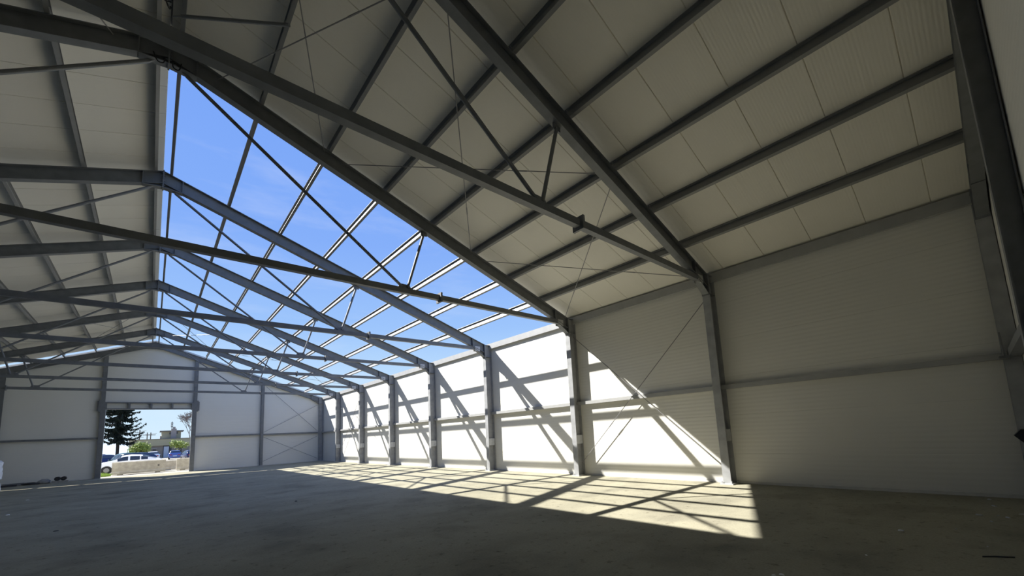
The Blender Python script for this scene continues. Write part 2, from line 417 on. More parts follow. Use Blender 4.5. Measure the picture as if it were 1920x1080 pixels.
# ------------------------------------------------------------------ wall rails
def rail_mesh(L): return MB().box(-0.11, 0.0, 0, L, -0.055, 0.055).mesh('wall_rail')
rcache = {}
for k in range(8):
    y0 = YF[k]+0.02; y1 = YF[k+1]-0.02; L = round(y1-y0, 3)
    if L not in rcache: rcache[L] = rail_mesh(L)
    for s in (1, -1):
        o = put('wall_rail', rcache[L], ZINC, None, (11.265 if s > 0 else -11.265+0.11, y0, 2.47), (0,0,0))
        tag(o, 'horizontal steel rail across the %s wall, %s' % ('right' if s > 0 else 'left', bay_words(k)), 'wall rail', 'side wall rails')
GY = GW1-0.11
def gable_rail(xa, xb, z, y, lab):
    L = xb-xa
    o = MB().box(0, L, -0.07, 0.07, -0.06, 0.06).build('wall_rail', STEEL); o.location = (xa, y, z); tag(o, lab, 'wall rail', 'end wall rails')
gable_rail(-10.86, -6.79, 2.47, GY+0.02, 'steel rail across gate wall, outer panel field left of the gate')
gable_rail(-6.57, -2.51, 2.62, GY+0.02, 'steel rail across gate wall, directly left of the gate')
gable_rail(2.51, 6.57, 2.50, GY+0.02, 'steel rail across gate wall, directly right of the gate')
gable_rail(6.79, 10.86, 2.47, GY+0.02, 'steel rail between the two crossed rod pairs, right of the gate')
for xa, xb, n in ((-10.86, -6.79, 'outer left'), (-6.57, -2.51, 'inner left'), (-2.29, 2.29, 'middle'), (2.51, 6.57, 'inner right'), (6.79, 10.86, 'outer right')):
    gable_rail(xa, xb, 2.47, -0.02, 'steel rail on the closed end wall, %s field' % n)

# ------------------------------------------------------------------ end wall columns
def gable_column(x, y, top, lab, bracket=None, grp='end wall columns'):
    t = thing('wall_column', lab, 'column', (x, y, 0), group=grp)
    MB().prism(iprof(0.20, 0.19, 0.013, 0.010), (0,0,0.02), (0,0,top), (0,1,0)).build('post', STEEL, t)
    MB().box(-0.15, 0.15, -0.14, 0.10, 0, 0.02).build('base_plate', PLATE, t)
    if bracket:
        b = MB(); b.box(*sorted((bracket*0.10, bracket*0.19)), -0.10, 0.05, 4.35, 5.15); b.box(*sorted((bracket*0.17, bracket*0.25)), -0.06, 0.03, 4.42, 5.08)
        b.build('track_bracket', STEELD, t)
        MB().box(*sorted((-bracket*0.10, -bracket*0.16)), -0.09, 0.19, 0.0, 4.54).build('gate_jamb', STEEL, t)
    return t
for x, lab, br in ((-6.68, 'slim steel column in gate wall, two fields left of the gate', None), (-2.4, 'steel gate column beside the dark spruce, left gate post', -1),
                   (2.4, 'steel gate column beside the pale building, right gate post', 1), (6.68, 'slim steel column in gate wall beside the crossed rods', None)):
    gable_column(x, GW1-0.12, zr(x)-RD, lab, br)
for x in (-6.68, -2.4, 2.4, 6.68):
    gable_column(x, 0.0, zr(x)-RD, 'wide steel column on the closed end wall, %s' % {-6.68: 'outer one towards left wall', -2.4: 'inner one towards left wall', 2.4: 'inner one towards right wall', 6.68: 'outer one towards right wall'}[x])
# lintel frame over the gate
lt = thing('gate_lintel', 'steel ladder lintel with four cells above the open gate', 'lintel', (0, GW1-0.12, 0))
MB().box(-2.30, 2.30, -0.08, 0.09, 4.50, 4.58).build('bottom_chord', STEEL, lt)
MB().box(-2.30, 2.30, -0.08, 0.09, 4.93, 5.01).build('top_chord', STEEL, lt)
for x in (-2.25, -1.12, 0.0, 1.12, 2.25):
    MB().box(x-0.05, x+0.05, -0.09, 0.08, 4.58, 4.93).build('post', STEEL, lt)
# gusset bracket at the near corner, on the level of the wall rail
cb = MB(); cb.poly([(10.55, 0.085, 2.42), (10.86, 0.085, 2.42), (10.86, 0.085, 2.86)], (0, 0.02, 0)); cb.box(10.5, 10.86, 0.03, 0.16, 2.38, 2.42)
tag(cb.build('corner_bracket', STEEL), 'triangular steel bracket in the corner by closed end wall', 'bracket')

# ------------------------------------------------------------------ bracing rods
def rod(p0, p1, lab, grp, r=0.0105, name='bracing_rod'):
    p0, p1 = Vector(p0), Vector(p1)
    t = thing(name, lab, 'rod', p0, group=grp); d = p1-p0
    MB().tube((0,0,0), d, r, n=6).build('rod', ROD, t)
    a = d*0.70; b = a+d.normalized()*0.24
    MB().tube(a, b, 0.015, n=6).build('turnbuckle', ROD, t)
rz = lambda x: 9.22-M*abs(x)
for k, bw in ((1, 'seventh bay from gate wall'), (6, 'second bay from gate wall')):
    ya, yb = YF[k]+0.12, YF[k+1]-0.12
    for s, sw in ((1, 'right'), (-1, 'left')):
        for j, (x0, x1, xw) in enumerate(((0.75, 2.75, 'by the ridge'), (3.12, 6.78, 'halfway down'), (7.12, 10.70, 'by the eave'))):
            for e in (0, 1):
                A = (s*x0, ya if e == 0 else yb, rz(x0)-0.03*e); Bp = (s*x1, yb if e == 0 else ya, rz(x1)-0.03*e)
                rod(A, Bp, 'roof rod %s, %s slope, %s, falling %s it' % (xw, sw, bw, 'towards' if e == 0 else 'away from'), 'roof bracing rods')
        for e in (0, 1):
            za, zb = (4.9, 0.42) if e == 0 else (0.42, 4.85)
            rod((s*(11.11-0.03*e), YF[k]+0.11, za), (s*(11.11-0.03*e), YF[k+1]-0.11, zb), 'long rod across the %s wall, %s, %s it' % (sw, bw, 'falling towards' if e == 0 else 'rising towards'), 'wall bracing rods')
for s, sw in ((1, 'right'), (-1, 'left')):
    for (xa, za, xb, zb, w) in ((6.9, 6.35, 10.80, 2.62, 'upper, falling to the corner'), (6.80, 2.64, 10.80, 4.87, 'upper, rising to the corner'), (6.80, 2.26, 10.80, 0.27, 'lower, falling to the corner'), (6.80, 0.34, 10.80, 2.16, 'lower, rising to the corner')):
        yo = GY-0.08-0.03*('rising' in w); rod((s*xa, yo, za), (s*xb, yo, zb), 'bracing rod on the gate wall, %s end, %s' % (sw, w), 'gate wall bracing rods', 0.014)
# inclined bar at the ridge of the covered bay
rb = thing('ridge_bar', 'pale round bar from ridge to first purlin, covered bay', 'bar', (0.02, 9.2, 9.25))
MB().tube((0.12,-0.13,-0.03), (1.50,-1.60,-0.50), 0.030, n=10).build('bar', STEEL, rb); MB().tube((0,0,0), (0.12,-0.13,-0.03), 0.014, n=6).build('end_pin', STEEL, rb)

# ------------------------------------------------------------------ loose cables at the ridge
def cable(pts, lab, r=0.011):
    P = [Vector(p) for p in pts]; out = []
    for i in range(len(P)-1):
        p0 = P[max(i-1,0)]; p1, p2 = P[i], P[i+1]; p3 = P[min(i+2, len(P)-1)]
        for j in range(6):
            t = j/6; out.append(0.5*((2*p1)+(p2-p0)*t+(2*p0-5*p1+4*p2-p3)*t*t+(3*p1-p0-3*p2+p3)*t**3))
    out.append(P[-1]); tag(MB().path(out, r, 6).build('cable', CABLE), lab, 'cable', 'loose cables at the ridge')
cable([(-0.22,9.9,8.95),(-0.16,9.9,8.80),(-0.08,9.9,8.80),(-0.05,9.9,8.9)], 'black cable loop under frame apex, on the panelled side')
cable([(0.05,9.9,8.92),(0.07,9.9,8.79),(0.15,9.9,8.78),(0.18,9.9,8.93)], 'black cable loop under frame apex, against open sky')
cable([(-0.28,8.2,9.42),(-0.22,8.5,9.15),(-0.1,8.7,9.05),(-0.02,8.85,9.2),(-0.02,9.05,9.36)], 'black cable draped from left ridge purlin to the pale bar')
cable([(-0.2,8.7,9.45),(-0.1,8.8,9.2),(-0.03,8.95,9.15),(-0.02,9.1,9.32)], 'shorter black cable knotted at the pale ridge bar', 0.014)
cable([(0.02,15.6,9.52),(0.06,15.9,9.36),(0.13,16.0,9.30),(0.19,15.9,9.34),(0.19,15.8,9.42)], 'thin cable hanging from open ridge edge to ridge purlin', 0.007)

# ------------------------------------------------------------------ things on the floor
def lying_profile(p0, p1, lab, w=0.12, h=0.10, m=None):
    p0, p1 = Vector(p0), Vector(p1); L = (p1-p0).length
    o = MB().prism([(-w/2,0),(w/2,0),(w/2,h),(w/2-0.02,h),(w/2-0.02,0.02),(-w/2+0.02,0.02),(-w/2+0.02,h),(-w/2,h)], (0,0,0), (L,0,0), (0,0,1)).build('steel_profile', m or STEELD)
    o.location = p0; o.rotation_euler = (0, 0, math.atan2(p1.y-p0.y, p1.x-p0.x)); return tag(o, lab, 'profile', 'loose items by the gate wall')
lying_profile((-6.9, 38.9, 0), (-5.35, 39.1, 0), 'long grey steel channel lying at the foot of gate wall', 0.16, 0.14, STEEL)
lying_profile((-7.3, 38.05, 0), (-5.5, 38.2, 0), 'dark steel channel on the floor in front of the grey one', 0.22, 0.10, mat('dark_channel', (0.05,0.05,0.055), 0.6))
def sack(loc, sx, sy, sz, m, lab, name='plastic_sack', seed=1, cat='sack'):
    rnd = random.Random(seed); mb = MB(); nu, nv = 14, 8
    ph = [rnd.uniform(0, 6) for _ in range(4)]
    rings = []
    for j in range(nv+1):
        v = j/nv; zz = v; rad = (1-abs(2*v-0.8)**3*0.5) if v < 0.95 else 0.45
        rings.append([Vector((sx*rad*cos(2*pi*i/nu)*(1+0.10*sin(3*2*pi*i/nu+ph[0]+3*v)), sy*rad*sin(2*pi*i/nu)*(1+0.12*sin(2*2*pi*i/nu+ph[1]-4*v)), sz*zz*(1+0.06*sin(4*2*pi*i/nu+ph[2])))) for i in range(nu)])
    vs_ = [v for r in rings for v in r]; fs_ = [(j*nu+i, j*nu+(i+1)%nu, (j+1)*nu+(i+1)%nu, (j+1)*nu+i) for j in range(nv) for i in range(nu)]
    fs_ += [tuple(range(nu-1,-1,-1)), tuple(range(nv*nu, nv*nu+nu))]
    o = mb.add(vs_, fs_).build(name, m, None, True); o.location = loc; return tag(o, lab, cat, 'loose items by the gate wall')
SACKL = mat('grey_white_plastic', (0.42, 0.42, 0.41), 0.5, noise=0.4, nscale=9, bump=0.02, bscale=9)
SACKD = mat('black_foil', (0.03, 0.03, 0.033), 0.45, bump=0.02, bscale=12)
sack((-5.05, 38.6, 0), 0.36, 0.22, 0.14, SACKD, 'flat black foil bundle between the steel channel and pale sack', 'foil_bundle', 3, 'bundle')
sack((-4.55, 38.85, 0), 0.27, 0.22, 0.26, SACKL, 'pale grey plastic sack next to two black rolls', seed=5)
sack((-6.3, 38.12, 0.10), 0.28, 0.14, 0.09, SACKL, 'pale crumpled plastic film lying on the dark channel', 'plastic_film', 9, 'film')
for x, n in ((-4.0, 'the one towards the pale sack'), (-3.74, 'the one towards the gate')):
    t = thing('black_roll', 'black foil roll lying on a grey board, %s' % n, 'roll', (x, 38.6, 0.12), group='black rolls')
    MB().tube((0,-0.2,0.12), (0,0.2,0.12), 0.12, 0.12, 18).build('roll', SACKD, t); MB().tube((0,-0.215,0.12), (0,0.215,0.12), 0.03, 0.03, 10).build('core', mat('cardboard', (0.10,0.08,0.06), 0.8), t)
board = MB().box(-0.34, 0.34, -0.20, 0.20, 0, 0.12).build('wood_board', mat('grey_board', (0.42,0.40,0.36), 0.8, noise=0.3, nscale=8)); board.location = (-3.87, 38.6, 0)
tag(board, 'short thick grey board carrying two black rolls', 'board', 'loose items by the gate wall')
# foil wrapped bundles whose edge shows beside the left part of the hall
WRAP = mat('white_stretch_film', (0.78, 0.79, 0.82), 0.3, noise=0.25, nscale=7, bump=0.03, bscale=7)
pe = on_floor(3, 940)
for i, (z0, h, lab) in enumerate(((0.0, 0.72, 'lower white film-wrapped bundle of a stack of two'), (0.74, 0.80, 'upper white film-wrapped bundle of a stack of two'))):
    rnd = random.Random(20+i); mb = MB(); nu, nv = 28, 10; rings = []
    for j in range(nv+1):
        r_ = []
        for q in range(nu):
            a = 2*pi*q/nu; ca, sa = cos(a), sin(a); sq = (abs(ca)**6+abs(sa)**6)**(-1/6)
            k_ = 1+rnd.uniform(-0.03, 0.03) - (0.12 if j in (0, nv) else 0)
            r_.append(Vector((0.55*ca*sq*k_, 0.5*sa*sq*k_, h*j/nv)))
        rings.append(r_)
    vs_ = [v for r in rings for v in r]; fs_ = [(j*nu+q, j*nu+(q+1)%nu, (j+1)*nu+(q+1)%nu, (j+1)*nu+q) for j in range(nv) for q in range(nu)] + [tuple(range(nu-1,-1,-1)), tuple(range(nv*nu, nv*nu+nu))]
    o = mb.add(vs_, fs_).build('wrapped_bundle', WRAP); o.location = (pe.x-0.74, pe.y+0.5, z0); tag(o, lab, 'bundle', 'film-wrapped bundles')
# small scraps
def scrap(px, py, size, lab, m=None, seed=0, name='paper_scrap', cat='scrap', sx=1.0):
    rnd = random.Random(seed+px); p = on_floor(px, py); mb = MB(); n = 7
    pts = [Vector((sx*size*(0.6+0.5*rnd.random())*cos(2*pi*i/n), size*0.6*(0.6+0.5*rnd.random())*sin(2*pi*i/n), 0.002+size*0.12*rnd.random())) for i in range(n)]
    top = [v*0.7+Vector((0,0,size*0.22)) for v in pts]
    base = [Vector((v.x, v.y, 0)) for v in pts]
    mb.loft(base, top); o = mb.build(name, m or SCRAP); o.location = (p.x, p.y, 0.0); o.rotation_euler = (0,0,rnd.uniform(0,6)); return tag(o, lab, cat, 'scraps on the floor')
scrap(1689, 995, 0.045, 'bright white paper scrap lying alone on the dark floor')
scrap(1624, 1041, 0.018, 'tiny white scrap between bright scrap and curled strips')
scrap(1451, 1079, 0.025, 'curled white plastic strip, smaller of a pair', SCRAP); scrap(1466, 1078, 0.035, 'curled white plastic strip, larger of a pair', SCRAP)
GREY = mat('grey_scrap', (0.45,0.45,0.44), 0.7)
for i, (x, y, s_, l) in enumerate(((1835,966,0.05,'grey scrap under right wall, widest of a scatter'),(1859,978,0.03,'small pale scrap just before the widest grey scrap'),(1890,971,0.045,'elongated grey scrap near the end wall column'),(1872,967,0.025,'tiny grey scrap between two larger ones'),(1864,949,0.05,'grey scrap closest to the right wall foot'),(1855,937,0.05,'flat grey scrap touching the plinth of right wall'),(1917,965,0.04,'grey scrap at the closed end wall'),(1852,1025,0.018,'tiny pale pebble near the black strip'),(1793,992,0.018,'tiny grey pebble alone between scraps'))):
    scrap(x, y, s_, l, GREY, i)
pa, pb = on_floor(1842, 1045), on_floor(1908, 1047)
bs = MB().poly([(0,0,0),(0.22,0.03,0),(0.52,0.01,0),(0.55,0.06,0),(0.25,0.085,0),(0.03,0.05,0)], (0,0,0.02)).build('rubber_strip', DARK); bs.location = (pa.x, pa.y, 0); bs.rotation_euler = (0,0,math.atan2(pb.y-pa.y, pb.x-pa.x)); bs.scale = ((pb-pa).length/0.55,)*3
tag(bs, 'black rubber strip lying on the floor near closed end wall', 'strip')
for px, py in ((14, 966), (52, 938)): scrap(px, py, 0.06, 'white fleck on the floor %s' % ('before the wrapped bundles' if px < 20 else 'beside the wrapped bundles'), SCRAP)
scrap(105, 996, 0.05, 'dark pebble in the middle of the shaded floor', DARK); scrap(555, 940, 0.06, 'dark clod near the sunlit patch', DARK)
# black box on the closed end wall's column
q = at_x(1903, 822, 6.58)
bx = MB().poly([(0,0,-0.10),(0,0.10,0.03),(0,0.05,0.09),(0,-0.20,0.10),(0,-0.20,-0.24)], (0.12,0,0)).build('black_bracket', DARK); bx.location = (6.52, q.y-0.10, q.z)
bx.location.y = 0.29-0.10; tag(bx, 'black pointed bracket fixed to wide column of closed end wall', 'bracket')

# ------------------------------------------------------------------ outside the gate
CONC = mat('weathered_concrete', (0.47, 0.43, 0.35), 0.9, noise=0.35, nscale=3.5, bump=0.02, bscale=9)
def barrier(x0, x1, y0, y1, h, lab, chamf=True):
    L = x1-x0; t = thing('concrete_barrier', lab, 'barrier', ((x0+x1)/2, (y0+y1)/2, -0.02), group='concrete barriers before the gate'); D = (y1-y0)
    MB().loft([Vector((-L/2, b, z)) for b, z in ((-D/2-0.06,0.06),(-D/2-0.06,0.20),(-D/2,0.26),(-D/2+0.03,h-0.05),(-D/2+0.09,h),(D/2-0.09,h),(D/2-0.03,h-0.05),(D/2,0.26),(D/2+0.06,0.2),(D/2+0.06,0.06))],
              [Vector((L/2, b, z)) for b, z in ((-D/2-0.06,0.06),(-D/2-0.06,0.20),(-D/2,0.26),(-D/2+0.03,h-0.05),(-D/2+0.09,h),(D/2-0.09,h),(D/2-0.03,h-0.05),(D/2,0.26),(D/2+0.06,0.2),(D/2+0.06,0.06))]).build('block', CONC, t)
    for f in (-0.35, 0.35): MB().box(f*L-0.15, f*L+0.15, -D/2, D/2, 0, 0.06).build('foot', CONC, t)
    MB().tube((0.36*L, -D/2-0.01, 0.55), (0.36*L, -D/2+0.06, 0.55), 0.06, 0.05, 10).build('lifting_hole_shade', mat('hole_shade_paint', (0.10,0.09,0.08), 0.9), t)  # solid plug; the shade inside a hole is painted as its dark colour
barrier(-1.92, 1.03, 43.3, 43.9, 0.95, 'long weathered concrete barrier outside the gate, before the white car')
barrier(1.68, 4.3, 43.6, 44.2, 0.95, 'concrete barrier half hidden by the right gate column')
barrier(0.7, 2.2, 45.9, 46.4, 0.80, 'paler concrete block standing behind the gap between barriers')
# grass tuft
gr = MB(); rnd = random.Random(4)
for i in range(1500):
    a = rnd.uniform(0, 2*pi); r = rnd.random()**0.5; x, y = 0.62*r*cos(a), 0.4*r*sin(a); h = rnd.uniform(0.12, 0.36)*(1.1-0.5*r); dx, dy = rnd.uniform(-0.12, 0.12), rnd.uniform(-0.12, 0.12); w = 0.012
    gr.add([(x-w,y,0),(x+w,y,0),(x+dx,y+dy,h)], [(0,1,2)])
g = gr.build('grass_tuft', mat('grass_green', (0.33, 0.46, 0.10), 0.7, noise=0.3, nscale=5)); g.location = (-2.55, 43.0, -0.02); tag(g, 'sunlit green grass tuft at the left gate post', 'grass', None, 'stuff')

# cars
GLASS = mat('car_glass', (0.02, 0.03, 0.05), 0.08, spec=0.6); TYRE = mat('tyre', (0.02,0.02,0.02), 0.8); HUB = mat('hub_silver', (0.22,0.22,0.23), 0.35, metal=0.6)
LAMP = mat('tail_lamp_red', (0.35,0.02,0.02), 0.3); HEADL = mat('head_lamp', (0.75,0.78,0.8), 0.2); PLT = mat('number_plate', (0.8,0.8,0.78), 0.5)
def car(loc, rotz, paint, lab, kind='sedan', L=4.4, W=1.78, H=1.45):
    t = thing('car', lab, 'car', loc, rotz, group='parked cars outside the gate')
    hw = W/2
    if kind == 'sedan':
        st = [(-.5,.30,.52,.60,.62),(-.485,.24,.66,.82,.70),(-.40,.20,.74,.90,.80),(-.27,.20,.83,.97,.90),(-.235,.20,.88,.98,.93),(-.06,.2,.93,1,1.395),(.06,.2,.94,1,1.45),(.18,.2,.95,1,1.42),(.36,.2,.98,.98,1.03),(.44,.22,.97,.95,1.0),(.487,.28,.90,.86,.95),(.5,.36,.70,.72,.78)]
    elif kind == 'fastback':
        st = [(-.5,.30,.56,.62,.68),(-.485,.24,.70,.84,.79),(-.40,.20,.80,.92,.90),(-.30,.20,.88,.97,.99),(-.265,.20,.91,.98,1.01),(-.10,.2,.93,1,1.38),(.02,.2,.95,1,1.45),(.16,.2,.97,1,1.40),(.42,.2,1.0,.97,1.06),(.46,.22,.99,.95,1.03),(.49,.28,.90,.86,.95),(.5,.36,.70,.72,.78)]
    else:
        st = [(-.5,.30,.52,.62,.64),(-.485,.24,.68,.84,.74),(-.40,.20,.78,.92,.86),(-.29,.20,.88,.97,.98),(-.25,.20,.92,.98,1.0),(-.08,.2,.97,1,1.46),(.05,.2,.98,1,1.50),(.34,.2,.99,1,1.46),(.45,.22,.99,.97,1.10),(.488,.28,.92,.93,1.0),(.5,.36,.75,.86,.80)]
    rings = []
    for (fx, zb, zbelt, fw, zt) in st:
        x = fx*L; w = hw*fw; sc = H/1.45 if kind in ('sedan', 'fastback') else H/1.5
        zb, zbelt, zt = zb*sc, zbelt*sc, zt*sc
        cab = max(0.0, min(1.0, (zt-zbelt)/(0.45*sc))); wr = w*(0.93-0.20*cab)
        half = [(w*0.90, zb), (w*0.99, zb+(zbelt-zb)*0.35), (w, zb+(zbelt-zb)*0.75), (w*0.97, zbelt), (wr*1.04, zbelt+(zt-zbelt)*0.80), (wr*0.86, zt-0.01), (wr*0.45, zt+0.012*cab)]
        rings.append([Vector((x, -a, b)) for a, b in half] + [Vector((x, a, b)) for a, b in reversed(half)])
    n = len(rings[0]); mb = MB(); vs_ = [v for r in rings for v in r]
    fs_ = [(j*n+i, j*n+(i+1)%n, (j+1)*n+(i+1)%n, (j+1)*n+i) for j in range(len(rings)-1) for i in range(n)] + [tuple(range(n-1,-1,-1)), tuple(range((len(rings)-1)*n, len(rings)*n))]
    mb.add(vs_, fs_); mb.build('body', paint, t, True)
    # glazing: quads lifted off the lofted surface between stations
    def interp(fx, i):
        for a, b in zip(range(len(st)-1), range(1, len(st))):
            if st[a][0] <= fx <= st[b][0]:
                u = (fx-st[a][0])/(st[b][0]-st[a][0]); return rings[a][i].lerp(rings[b][i], u)
    def pane(fxs, lo, hi, side):
        ia, ib = (3, 4) if side < 0 else (n-4, n-5)
        mbp = MB(); bot = [interp(f, ia).lerp(interp(f, ib), lo) for f in fxs]; top = [interp(f, ia).lerp(interp(f, ib), hi) for f in fxs]
        o = Vector((0, side*0.012, 0.004)); m_ = len(fxs)
        mbp.add([v+o for v in bot]+[v+o for v in top], [(i, i+1, m_+i+1, m_+i) for i in range(m_-1)]); mbp.build('side_window', GLASS, t)
    wins = ((-.17,-.10,-.02),(.03-.02,.08,.15),(.17,.22,.27)) if kind in ('sedan', 'fastback') else ((-.19,-.12,-.03),(.0,.08,.16),(.18,.26,.33))
    for side in (-1, 1):
        for f in wins: pane(f, 0.12, 0.95, side)
    def screen(j0, j1, nm):
        mbp = MB(); a, b = rings[j0], rings[j1]; ids = (4, 5, 6, 7, 8, 9)
        A = [a[i].lerp(b[i], 0.10) for i in ids]; Bq = [a[i].lerp(b[i], 0.90) for i in ids]; c = Vector((0, 0, 0.014)); m_ = len(ids)
        sg = -0.012 if j0 < 5 else 0.012
        mbp.add([v+c+Vector((sg,0,0)) for v in A]+[v+c+Vector((sg,0,0)) for v in Bq], [(i, i+1, m_+i+1, m_+i) for i in range(m_-1)]); mbp.build(nm, GLASS, t)
    screen(4, 5, 'windscreen'); screen(7, 8, 'rear_window')
    r = 0.32
    for fx in (-.31, .30):
        for side in (-1, 1):
            y = side*(hw-0.10)
            wl = MB().tube((fx*L, y-0.10, r), (fx*L, y+0.115*1, r), r, r, 20).build('wheel', TYRE, t)
            yo = y+side*0.12
            MB().tube((fx*L, yo-0.02, r), (fx*L, yo+0.02, r), 0.17, 0.16, 14).build('hub_cap', HUB, wl)
    for side in (-1, 1):
        MB().box(.492*L, .502*L, *sorted((side*hw*.45, side*hw*.78)), .74, .88).build('tail_lamp', LAMP, t)
        MB().box(-.502*L, -.488*L, *sorted((side*hw*.35, side*hw*.68)), .52, .66).build('head_lamp', HEADL, t)
        MB().box(-.19*L, -.165*L, *sorted((side*hw*.97, side*(hw+.16))), .92, 1.06).build('mirror', paint, t)
    MB().box(.498*L, .506*L, -.26, .26, .55, .66).build('number_plate', PLT, t)
    return t
WHITE = mat('paint_white', (0.80,0.82,0.85), 0.25); GREENP = mat('paint_dark_teal', (0.03,0.07,0.08), 0.2); NAVY = mat('paint_navy', (0.02,0.03,0.10), 0.2); BLUE = mat('paint_blue', (0.10,0.16,0.42), 0.25); SILV = mat('paint_silver', (0.45,0.48,0.52), 0.3, metal=0.3)
Z = -0.02
car((-1.12, 47.6, Z), 0.0, WHITE, 'white saloon car parked side-on behind the long concrete barrier', 'fastback', 4.05, 1.78, 1.44)
p = at_y(237, 857, 56); car((p.x, 56, Z), radians(-72), GREENP, 'dark teal car behind the white saloon', 'hatch', 4.2, 1.8, 1.58)
p = at_y(193, 857, 61.5); car((p.x, 61.5, Z), radians(-78), NAVY, 'navy car left of the spruce trunk', 'hatch', 4.3, 1.8, 1.50)
p = at_y(190, 857, 72); car((p.x-0.3, 72, Z), radians(-86), SILV, 'silver car behind the navy car', 'hatch', 4.4, 1.8, 1.62)
p = at_y(256, 857, 66); car((p.x, 66, Z), radians(-60), NAVY, 'navy car parked at an angle behind the dark teal car', 'hatch', 4.4, 1.8, 1.55)
p = at_y(286, 856, 100); car((p.x, 100, Z), radians(-88), WHITE, 'white hatchback seen from behind, before the flat-roofed building', 'hatch', 4.0, 1.8, 1.55)
p = at_y(328, 856, 100); car((p.x, 100, Z), radians(-92), BLUE, 'blue hatchback seen from behind, beside the leafy tree', 'hatch', 4.0, 1.8, 1.55)
p = at_y(356, 857, 84); car((p.x, 84, Z), radians(-80), NAVY, 'dark blue car half hidden by the right gate column', 'hatch', 4.0, 1.75, 1.5)
p = at_y(270, 857, 92); car((p.x-0.6, 92, Z), radians(-70), BLUE, 'blue car between the navy car and white hatchback', 'sedan', 4.2, 1.75, 1.45)

# building
BY = 128.0
BW_ = mat('building_render', (0.27, 0.24, 0.205), 0.9, noise=0.2, nscale=0.6); FASC = mat('building_fascia', (0.37, 0.345, 0.235), 0.9, noise=0.12, nscale=0.5); BDARK = mat('recess_shade_paint', (0.06,0.06,0.07), 0.8)
DOORM = mat('pale_blue_door', (0.42,0.47,0.55), 0.5); WIN = mat('window_glass_dark', (0.05,0.06,0.08), 0.2); ROOFD = mat('flat_roof_edge', (0.16,0.15,0.14), 0.8); PHOUSE = mat('penthouse_render', (0.46,0.42,0.29), 0.9, noise=0.15, nscale=0.7); CHIM = mat('chimney_grey', (0.29,0.265,0.25), 0.9)
bl = thing('flat_roofed_building', 'low flat-roofed building with rooftop hut and chimney beyond the cars', 'building', (0, BY, -0.02))
def bp_(x, y, Y=BY): return at_y(x, y, Y)
xl, xr = bp_(242, 840).x, bp_(380, 840).x+8
ztop = bp_(290, 824).z; zf = bp_(290, 836).z
MB().box(xl, xr, 0, 14, 0, zf).build('wall', BW_, bl); MB().box(xl-0.15, xr, -0.35, 14, zf, ztop).build('fascia', FASC, bl); MB().box(xl-0.25, xr, -0.45, 14.2, ztop, ztop+0.12).build('roof_edge', ROOFD, bl)
d0, d1 = bp_(305, 850).x, bp_(321, 850).x; zt = bp_(312, 834.5).z
rc = MB().box(d0, d1, -0.06, 0.0, 0, zt).build('door_recess_shade', BDARK, bl)  # flat dark slab on the wall; the recess's shade is its base colour
e0, e1 = bp_(306.5, 850).x, bp_(316, 850).x
MB().box(e0, e1, -0.14, -0.06, 0.05, bp_(311, 837).z).build('door', DOORM, rc)
w0, w1 = bp_(286, 845).x, bp_(292, 845).x
wi = MB().box(w0, w1, -0.06, 0, bp_(289, 848).z-1.0, bp_(289, 842).z).build('window', WIN, bl)
MB().box(w0-0.25, w1+0.2, -0.5, 0.0, bp_(289, 842).z, bp_(289, 841).z+0.1).build('awning', CHIM, wi)
hx0, hx1 = bp_(303.5, 815).x, bp_(340.5, 815).x; hz = bp_(320, 808).z
MB().box(hx0, hx1, 3.0, 8.0, ztop+0.1, hz).build('rooftop_hut', PHOUSE, bl)
MB().box(hx0-0.35, hx1+0.5, 2.5, 8.5, hz, hz+0.22).build('hut_roof', ROOFD, bl)
cx0, cx1 = bp_(321, 815).x, bp_(331.5, 815).x; cz = bp_(326, 803).z
ch = MB().box(cx0, cx1, 1.9, 3.0, ztop+0.1, cz).build('chimney', CHIM, bl); MB().box(bp_(325,800).x, bp_(330,800).x, 2.0, 2.9, cz, bp_(327,799.5).z).build('chimney_pot', CHIM, ch)
for a, b, c_, d_ in ((331.5, 334.5, 808.5, 812), (318.5, 321, 809, 813)):
    MB().box(bp_(a,810).x, bp_(b,810).x, 2.9, 3.0, bp_(333,d_).z, bp_(333,c_).z).build('hut_window', WIN, bl)
MB().box(bp_(300.5,820).x, hx0, 3.2, 7.8, ztop+0.1, bp_(302,817).z).build('roof_step', CHIM, bl)
sx = bp_(323.3, 795)
sm = MB().tube((sx.x, 2.4, cz-0.3), (sx.x, 2.4, bp_(323,789).z), 0.05, n=8).build('siren_mast', ROOFD, bl)
for zy in (799, 795.5, 792): MB().tube((sx.x, 2.4, bp_(323,zy).z-0.13), (sx.x, 2.4, bp_(323,zy).z+0.13), 0.26, 0.16, 10).build('siren_horn', ROOFD, sm)

